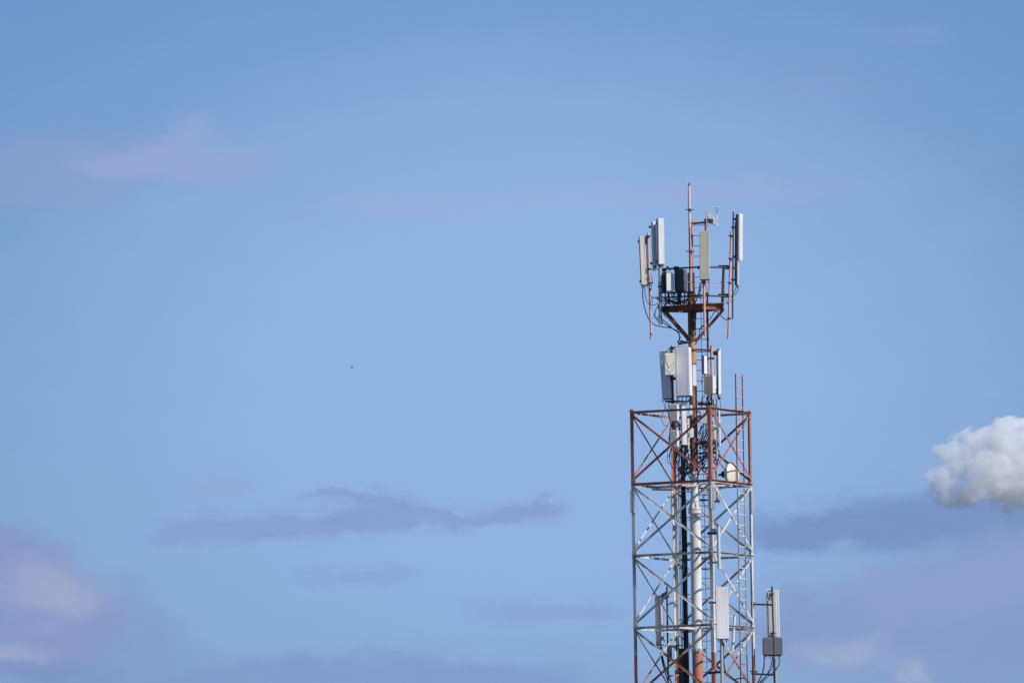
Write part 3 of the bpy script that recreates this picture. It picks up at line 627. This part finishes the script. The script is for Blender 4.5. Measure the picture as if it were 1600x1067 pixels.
post('cream tube standing between the pale grey antenna and the mast', 1076, 708, 1074.6, 655, -0.35, 0.03, 'cream', [], 'antenna', 'tube_antenna')
post('grey omni tube antenna clipped to the near leg above the lower white panel', 1123.8, 889, 1122.4, 822, -2.5, 0.058, 'grey', [(1106, 833, 1123, 832.5, -2.25, -2.5, .09, 'dark'), (1107, 879, 1123, 878, -2.25, -2.5, .07, 'galv'), (1112, 828, 1119, 828, -2.3, -2.4, .10, 'galv')], 'antenna', 'tube_antenna')
post('grey pipe under the white panel at the near leg', 1128.6, 1085, 1125.8, 920, -2.62, 0.055, 'galv', [(1108, 941, 1127, 941, -2.15, -2.6, .07, 'galv'), (1108, 1051, 1128, 1049, -2.25, -2.6, .08, 'dark'), (1107, 937, 1119, 937.5, -2.3, -2.3, .05, 'white'), (1107, 1048, 1122, 1046, -2.3, -2.3, .05, 'galv')])
post('dark pipe behind the left rear grey panel, near the back leg', 1044.6, 1085, 1042.0, 917, 1.8, 0.032, 'dark', [(1036, 932, 1043, 928, 1.85, 1.8, .2, 'dark'), (1041, 945, 1058, 939, 1.8, 2.0, .05, 'dark'), (1047, 941, 1060, 941, 1.95, 1.95, .08, 'galv'), (1040, 1010, 1060, 1009, 1.8, 2.0, .09, 'dark'), (1043, 1056, 1062, 1054, 1.9, 1.9, .06, 'galv')])
post('grey pipe with two arms reaching out from the right leg', 1211.5, 1085, 1206.2, 916, 0.42, 0.03, 'dark', [(1174, 943.5, 1208, 944.5, 0.62, 0.45, .06, 'dark'), (1174, 1052, 1212, 1054, 0.62, 0.45, .06, 'dark'), (1172, 940, 1183, 940, .6, .6, .03, 'galv'), (1172, 1048, 1184, 1049, .6, .6, .05, 'dark'), (1197, 924, 1210, 921, .5, .5, .05, 'grey'), (1199, 937, 1208, 935, .5, .5, .05, 'grey'), (1198, 938, 1206, 922, .5, .5, .03, 'grey')])
post('thicker grey lower length of the outrigger pipe', 1211.3, 1085, 1209.8, 1025, 0.50, 0.052, 'galv', [])
post('short slanted white pipe inside the tower behind the low white panel', 1144.5, 1018, 1147.8, 962, 0.5, 0.045, 'white', [(1138, 962, 1148, 963, .5, .5, .05, 'white'), (1134, 1017, 1147, 1018, .4, .5, .08, 'galv'), (1096, 1016, 1134, 1017, .1, .4, .05, 'galv'), (1100, 1013, 1104, 1019, 0, 0, .09, 'galv')])

# ------------------------------------------------------------------ microwave dish
dc = W(1145.2, 740, -0.1); dt = thing('microwave_dish', 'round white microwave dish behind the ladder, at the bottom of the red cage', 'dish antenna', dc - ZA * 0.4)
ax = Vector((math.sin(math.radians(54)), -math.cos(math.radians(54)), 0.0)).normalized()
def lathe(prof, c_, axis, seg_=36):
    A = axis.cross(ZA).normalized(); B = A.cross(axis).normalized(); m_ = MB(); n_ = len(prof)
    for (r, z) in prof:
        for i in range(seg_):
            t = 2 * math.pi * i / seg_; m_.v.append(c_ + axis * z + A * math.cos(t) * r + B * math.sin(t) * r)
    for k in range(n_ - 1):
        for i in range(seg_):
            j = (i + 1) % seg_; m_.f.append((k * seg_ + i, k * seg_ + j, (k + 1) * seg_ + j, (k + 1) * seg_ + i)); m_.sm.append(True)
    return m_
lathe([(0.002, 0.05), (0.2, 0.045), (0.36, 0.02), (0.395, 0.0), (0.40, -0.03)], dc, ax).build('radome', M['cream'], dt)
lathe([(0.402, -0.0), (0.405, -0.09), (0.38, -0.11), (0.25, -0.17), (0.1, -0.2), (0.002, -0.2)], dc, ax).build('shroud', M['grey'], dt)
lathe([(0.002, -0.18), (0.12, -0.18), (0.12, -0.42), (0.10, -0.44), (0.002, -0.44)], dc, ax, 20).build('radio_housing', M['char'], dt)
MB().bar(dc - ax * 0.3, W(1121, 742, -0.28), 0.08).build('mount_arm', M['dark'], dt)
MB().path([W(1133, 736, -.1), W(1128, 728, -.1), W(1123, 718, -.2), W(1119, 706, -.3)], 0.010).build('cable', M['black'], dt)

# ------------------------------------------------------------------ lightning rod and weather station
lrt = thing('lightning_rod', 'forked lightning rod tip on the very top of the mast pole', 'lightning rod', WV(topref, 291))
t0_ = WV(topref, 291); 
MB().tube(t0_ - ZA * 0.02, t0_ + ZA * 0.10, 0.03, 0.024, 10).build('socket', M['dark'], lrt)
MB().tube(t0_ + ZA * 0.08, t0_ + ZA * 0.40, 0.010, 0.004, 6).build('spike', M['galv'], lrt)
for a in (-1, 1):
    MB().tube(t0_ + ZA * 0.08, t0_ + ZA * 0.22 + XA * 0.10 * a, 0.009, 0.005, 6).build('prong', M['galv'], lrt)
MB().tube(t0_ + ZA * 0.08, t0_ + ZA * 0.22 + YA * 0.10, 0.009, 0.005, 6).build('prong', M['galv'], lrt)
ws = thing('weather_sensor', 'small weather sensor with caged cup and slanted vane above the front beige panel', 'weather sensor', W(1103, 362, -0.3))
MB().bar(W(1082, 349.5, -0.02), W(1104, 347.5, -0.3), 0.065).build('arm', M['maroon'], ws)
MB().tube(W(1102.4, 362, -0.3), W(1101.6, 344, -0.3), 0.03).build('post', M['maroon'], ws)
MB().tube(W(1105.0, 360, -0.28), W(1104.6, 326, -0.28), 0.012, seg=8).build('post', M['pink'], ws)
b_ = MB().box(W(1106, 344.5, -0.32), XA, YA, ZA, 0.20, 0.12, 0.11, .01).box(W(1110.5, 346.0, -0.32), XA, YA, ZA, 0.16, 0.1, 0.15, .01).box(W(1103, 343, -.32), XA, YA, ZA, 0.12, 0.05, 0.05); b_.build('clamp', M['dark'], ws)
MB().bar(W(1107.5, 334.5, -0.34), W(1118, 343.5, -0.34), 0.10, 0.02, YA).build('vane', M['white'], ws)
MB().path([W(1112, 350, -.33), W(1117, 351, -.33), W(1121, 349, -.33)], 0.009).build('cable', M['black'], ws)
MB().bar(W(1112, 344, -0.34), W(1123, 351.5, -0.34), 0.08, 0.02, YA).build('vane', M['white'], ws)
MB().tube(W(1119.8, 346, -0.34), W(1121, 332, -0.34), 0.022, 0.016, 8).build('stem', M['white'], ws)
MB().tube(W(1121, 332.6, -.34), W(1121.2, 330, -.34), 0.04, 0.055, 12).build('sensor_cup', M['white'], ws)
for k in range(5):
    t = k * 2 * math.pi / 5; dv = Vector((math.cos(t), math.sin(t), 0)) * 0.052
    MB().tube(W(1121.2, 330, -.34) + dv, W(1121.3, 324.2, -.34) + dv, 0.008, seg=6).build('cage_bar', M['galv'], ws)
MB().tube(W(1121.3, 324.2, -.34), W(1121.3, 323.4, -.34), 0.058, 0.05, 12).build('sensor_cap', M['white'], ws)
MB().tube(W(1121.25, 330, -.34), W(1121.3, 325, -.34), 0.022, seg=8).build('sensor_core', M['white'], ws)

# ------------------------------------------------------------------ cables
G1 = 'black feeder cables running down beside the mast'
xs = [(1062.6, .012), (1064.6, .012), (1067.2, .02), (1069.2, .022), (1071.2, .022), (1073.2, .02), (1070.2, .022), (1068.2, .018), (1072.4, .02)]
for i, (x, r) in enumerate(xs):
    dp = 0.12 + 0.05 * (i % 4); ref = W(x, 900, dp); pts = []
    y = 690 + random.uniform(0, 25)
    topx = x + random.uniform(-3, 3)
    pts.append(W(topx, y - 10, dp - .2)); 
    z0 = WV(ref, y + 12).z; z = z0
    while z > 1:
        pts.append(Vector((ref.x + random.uniform(-.012, .012), ref.y + random.uniform(-.01, .01), z))); z -= 0.8 if z > 24 else 6
    pts.append(Vector((ref.x, ref.y, 0.65)))
    o = MB().path(pts, r * 1.0, 7, 4).build('feeder_cable', M['black'])
    tag(o, 'black feeder cable in the run hanging down the left of the central mast', 'cable', G1)
for y in range(768, 1067, 40):
    t = W(1062, y, 0.1)
    tag(MB().bar(W(1060.5, y, 0.08), W(1078, y + .2, 0.08), 0.035, 0.03).build('cable_cleat', M['dark']), 'thin dark cleat bar tying the black feeder cables to the mast', 'cable cleat', 'cleats along the feeder cables')
# tray rail behind the feeders
tag(MB().box((W(1067.3, 780, .36) + z_(W(1067.3, 780, .36), 0.7)) / 2, XA, YA, ZA, 0.30, 0.03, W(1067.3, 780, .36).z - 0.7).build('cable_tray', M['char']) if False else MB().bar(z_(W(1067.4, 900, .40), .65), z_(W(1067.4, 900, .40), W(1067.4, 772, .40).z), 0.03).build('cable_support', M['dark']), 'thin dark support rod behind the black feeder cables', 'cable support')
loose = [
 ([(1041, 497), (1037, 490), (1040, 482), (1036, 478)], -0.0, .012), ([(1042, 511), (1050, 513), (1058, 518), (1062, 526), (1060, 535)], -.1, .02),
 ([(1028, 478), (1024, 486), (1022, 494), (1027, 500), (1031, 506)], .1, .012), ([(1030, 478), (1036, 482), (1032, 490), (1028, 496)], .1, .014),
 ([(1034, 503), (1042, 508), (1052, 514), (1063, 520)], 0, .016),
 ([(1103, 502), (1110, 498), (1115, 489), (1119, 487), (1124, 490), (1130, 497), (1137, 500), (1144, 498)], -.25, .014),
 ([(1086, 515), (1094, 513), (1100, 508), (1104, 500)], -.3, .014), ([(1087, 538), (1091, 528), (1094, 514), (1098, 508)], -.1, .014),
 ([(1135, 468), (1138, 474), (1142, 470), (1139, 464)], -.3, .012), ([(1134, 473), (1138, 475), (1143, 472)], -.3, .012),
 ([(1058, 535), (1062, 532), (1070, 534), (1076, 532)], -.2, .02), ([(1060, 540), (1061, 532), (1064, 526)], -.2, .012),
 ([(1015.5, 428), (1019, 436), (1018, 448), (1015, 458), (1018, 466), (1020, 474)], .02, .010),
 ([(1095, 690), (1099, 700), (1106, 708), (1112, 704)], -.2, .014), ([(1092, 712), (1098, 722), (1104, 718), (1106, 706)], -.2, .011),
 ([(1094, 668), (1098, 676), (1096, 688), (1102, 696)], -.2, .013), ([(1117, 700), (1121, 712), (1124, 722), (1131, 730)], -.2, .009),
 ([(1106, 676), (1101, 684), (1105, 694), (1099, 706)], -.15, .016), ([(1094, 700), (1104, 696), (1109, 690)], -.15, .02),
 ([(1096, 720), (1100, 716), (1108, 712), (1116, 706)], -.15, .013),
 ([(1058, 706), (1062, 716), (1059, 728), (1064, 742)], -.1, .016), ([(1074, 700), (1070, 714), (1074, 726), (1071, 742), (1068, 760)], -.1, .018),
 ([(1060, 712), (1066, 720), (1063, 734), (1068, 750)], -.1, .018), ([(1076, 712), (1072, 722), (1066, 730), (1064, 748)], -.1, .016),
 ([(1055, 746), (1064, 738), (1076, 732)], 0, .02), ([(1072, 735), (1076, 742), (1078, 748)], -.05, .02),
 ([(1098, 770), (1099, 784), (1103, 792), (1108, 790)], 0, .01), ([(1097, 786), (1098, 778), (1104, 770), (1107, 762)], 0, .01),
 ([(1056, 768), (1061, 774), (1066, 776)], 1.2, .012), ([(1051, 645), (1054, 652), (1060, 656), (1064, 650), (1062, 640)], -.4, .013),
 ([(1055, 660), (1060, 663), (1061, 670), (1056, 672)], -.42, .014), ([(1045, 632), (1047, 640), (1046, 652), (1048, 664), (1046, 690)], -.35, .013),
 ([(1102, 760), (1104, 742), (1101, 728), (1104, 712)], -.1, .009),
 ([(1037, 470), (1044, 474), (1052, 470), (1058, 476), (1066, 472), (1073, 478)], -.15, .022), ([(1040, 466), (1046, 470), (1054, 474), (1062, 470), (1070, 474)], 0.1, .02),
 ([(1036, 474), (1042, 480), (1036, 486), (1030, 484), (1028, 476)], .05, .018), ([(1064, 458), (1062, 466), (1068, 472), (1076, 470)], .05, .022), ([(1054, 458), (1053, 464), (1060, 470)], .05, .022),
 ([(1073, 462), (1078, 474), (1080, 490), (1079, 508), (1083, 526)], -.17, .022), ([(1090, 466), (1084, 478), (1083, 496), (1085, 516)], -.16, .018),
 ([(1036, 500), (1044, 506), (1054, 516), (1060, 512), (1054, 505)], 0, .016), ([(1060, 538), (1066, 534), (1076, 536)], -.2, .03),
 ([(1048, 626), (1052, 634), (1058, 630), (1064, 636), (1072, 630)], -.5, .018), ([(1058, 622), (1056, 634), (1050, 640), (1049, 652)], -.5, .016),
 ([(1104, 620), (1108, 632), (1102, 640), (1099, 652)], -.3, .02), ([(1108, 618), (1112, 630), (1110, 642)], -.35, .02), ([(1096, 628), (1104, 634), (1112, 630), (1120, 636)], -.25, .018),
 ([(1090, 686), (1096, 694), (1100, 688), (1106, 694), (1112, 688)], -.2, .024), ([(1092, 700), (1097, 694), (1103, 700), (1110, 698)], -.2, .022), ([(1094, 706), (1100, 712), (1096, 724), (1091, 730)], -.18, .018),
 ([(1096, 664), (1094, 676), (1099, 684), (1096, 694)], -.2, .016), ([(1102, 664), (1104, 674), (1100, 684)], -.2, .016),
 ([(1056, 700), (1060, 708), (1066, 704), (1072, 710)], -.3, .024), ([(1062, 700), (1064, 712), (1070, 722), (1066, 736), (1069, 750)], -.3, .024), ([(1075, 712), (1079, 722), (1074, 732), (1070, 744)], -.2, .022),
 ([(1050, 662), (1054, 668), (1060, 664), (1063, 672)], -.45, .022), ([(1049, 664), (1052, 672), (1048, 680)], -.45, .018),
 ([(1115, 690), (1118, 698), (1124, 706), (1121, 720), (1118, 740), (1122, 760)], -.3, .010), ([(1119, 694), (1126, 712), (1133, 722), (1136, 728)], -.25, .009),
]
rc = random.Random(21)
for (xa, xb, ya, yb, dx, k_) in ((1048, 1076, 660, 712, 7, 11), (1092, 1118, 618, 700, 8, 13), (1056, 1078, 700, 735, 5, 9), (1034, 1068, 458, 474, 9, 8), (1092, 1120, 690, 715, 8, 8)):
    for k in range(k_):
        x, y, step = rc.uniform(xa, xb), rc.uniform(ya, yb), rc.uniform(4, 10)
        pts = []
        for q in range(rc.randint(4, 5)):
            pts.append((x, y)); x = min(xb + 3, max(xa - 3, x + rc.uniform(-dx, dx))); y += step * (rc.uniform(0.3, 1.3) if ya > 500 else rc.uniform(-.5, .9))
        loose.append((pts, rc.uniform(-.45, -.1), rc.uniform(.011, .022)))
for pts, dp, r in loose:
    o = MB().path([W(x, y, dp) for x, y in pts], r, 6, 5).build('jumper_cable', M['black'])
    area = ('looping among the radios on the head platform' if pts[0][1] < 545 else 'tangled round the mast inside the red cage')
    tag(o, 'black jumper cable ' + area, 'cable', 'loose jumper cables ' + ('on the head platform' if pts[0][1] < 545 else 'in the red cage'))

dcov = MB().box(W(1069, 1062, 0.45), XA, YA, ZA, 0.36, 0.1, 2.2, 0.01); tag(dcov.build('dark_cover', M['char']), 'dark flat cover added behind the black feeder cables near the bottom', 'dark cover')  # dark box added behind the cables to fill out their black mass
# ------------------------------------------------------------------ bird far away
bc = W(550, 574, 300); sc_ = 0.037
bb = MB()
bb.path([bc + Vector((-0.08, 0, 0.0)), bc + Vector((-0.05, 0, .0)), bc + Vector((0.05, 0, 0)), bc + Vector((0.08, 0, 0.01))], 0.014, 8, 4)
for s_ in (-1, 1):
    bb.prism(bc + Vector((0, s_ * 0.02, 0.02)), bc + Vector((0, s_ * .17, .05)) , XA, ZA, [(-.04, -.005), (.035, -.005), (.035, .005), (-.04, .005)])
    bb.v[-1:] = bb.v[-1:]
bb.prism(bc + Vector((-0.02, 0, 0.0)), bc + Vector((-0.11, 0.0, 0.02)), YA, ZA, [(-.03, -.005), (.03, -.005), (.03, .005), (-.03, .005)])
tag(bb.build('flying_bird', M['bird']), 'tiny dark bird flying in the open sky to the left', 'bird')

# ------------------------------------------------------------------ cumulus cloud (real volume, 20 km away)
vm = bpy.data.materials.new('cumulus_vapour'); vm.use_nodes = True; n = NT(vm.node_tree)
pv = n.n('ShaderNodeVolumePrincipled'); pv.inputs['Color'].default_value = (1.0, 1.0, 1.0, 1)
gg = n.n('ShaderNodeNewGeometry'); nz = n.noise(gg.outputs['Position'], 0.045, 5, 0.6)
n.link(n.math('MULTIPLY', n.smooth(nz, 0.33, 0.60), 0.042), pv.inputs['Density'])
pv.inputs['Anisotropy'].default_value = -0.25
om = n.n('ShaderNodeOutputMaterial'); n.link(pv.outputs[0], om.inputs['Volume'])
CD = 20000.0
def far(px, py, dy=0): 
    d = fw + rt * ((px - 800) / F) + up * ((533.5 - py) / F); return CAM + d * ((CD + dy) / d.y)
bm = bmesh.new()
puffs = [(1575, 690, 40), (1540, 700, 36), (1515, 690, 24), (1500, 720, 34), (1478, 745, 26), (1480, 775, 22), (1470, 705, 14), (1550, 740, 46), (1600, 740, 60), (1640, 720, 60),
         (1520, 765, 28), (1560, 780, 16), (1590, 770, 28), (1464, 760, 14), (1458, 742, 15), (1462, 768, 14), (1500, 782, 16), (1576, 792, 12), (1566, 668, 18), (1580, 662, 14), (1610, 680, 30), (1492, 688, 12), (1680, 740, 60), (1486, 786, 10)]
for i, (x, y, r) in enumerate(puffs):
    c_ = far(x, y, random.uniform(-25, 25)); mt = Matrix.Translation(c_) @ Matrix.Diagonal((r, r, r * .95, 1))
    bmesh.ops.create_icosphere(bm, subdivisions=3, radius=1, matrix=mt)
me = bpy.data.meshes.new('cumulus_cloud'); org = far(1560, 790)
bm.transform(Matrix.Translation(-org)); bm.to_mesh(me); bm.free(); me.materials.append(vm)
co = bpy.data.objects.new('cumulus_cloud', me); COL.objects.link(co); co.location = org
rm = co.modifiers.new('merge', 'REMESH'); rm.mode = 'VOXEL'; rm.voxel_size = 2.2
for sz, st in ((24, 15), (9, 7)):
    tx = bpy.data.textures.new('puff', 'CLOUDS'); tx.noise_scale = sz; tx.noise_depth = 4
    dm = co.modifiers.new('puff', 'DISPLACE'); dm.texture = tx; dm.strength = st; dm.mid_level = 0.5; dm.texture_coords = 'LOCAL'
tag(co, 'bright white puffy cumulus cloud at the right edge of the sky', 'cloud')
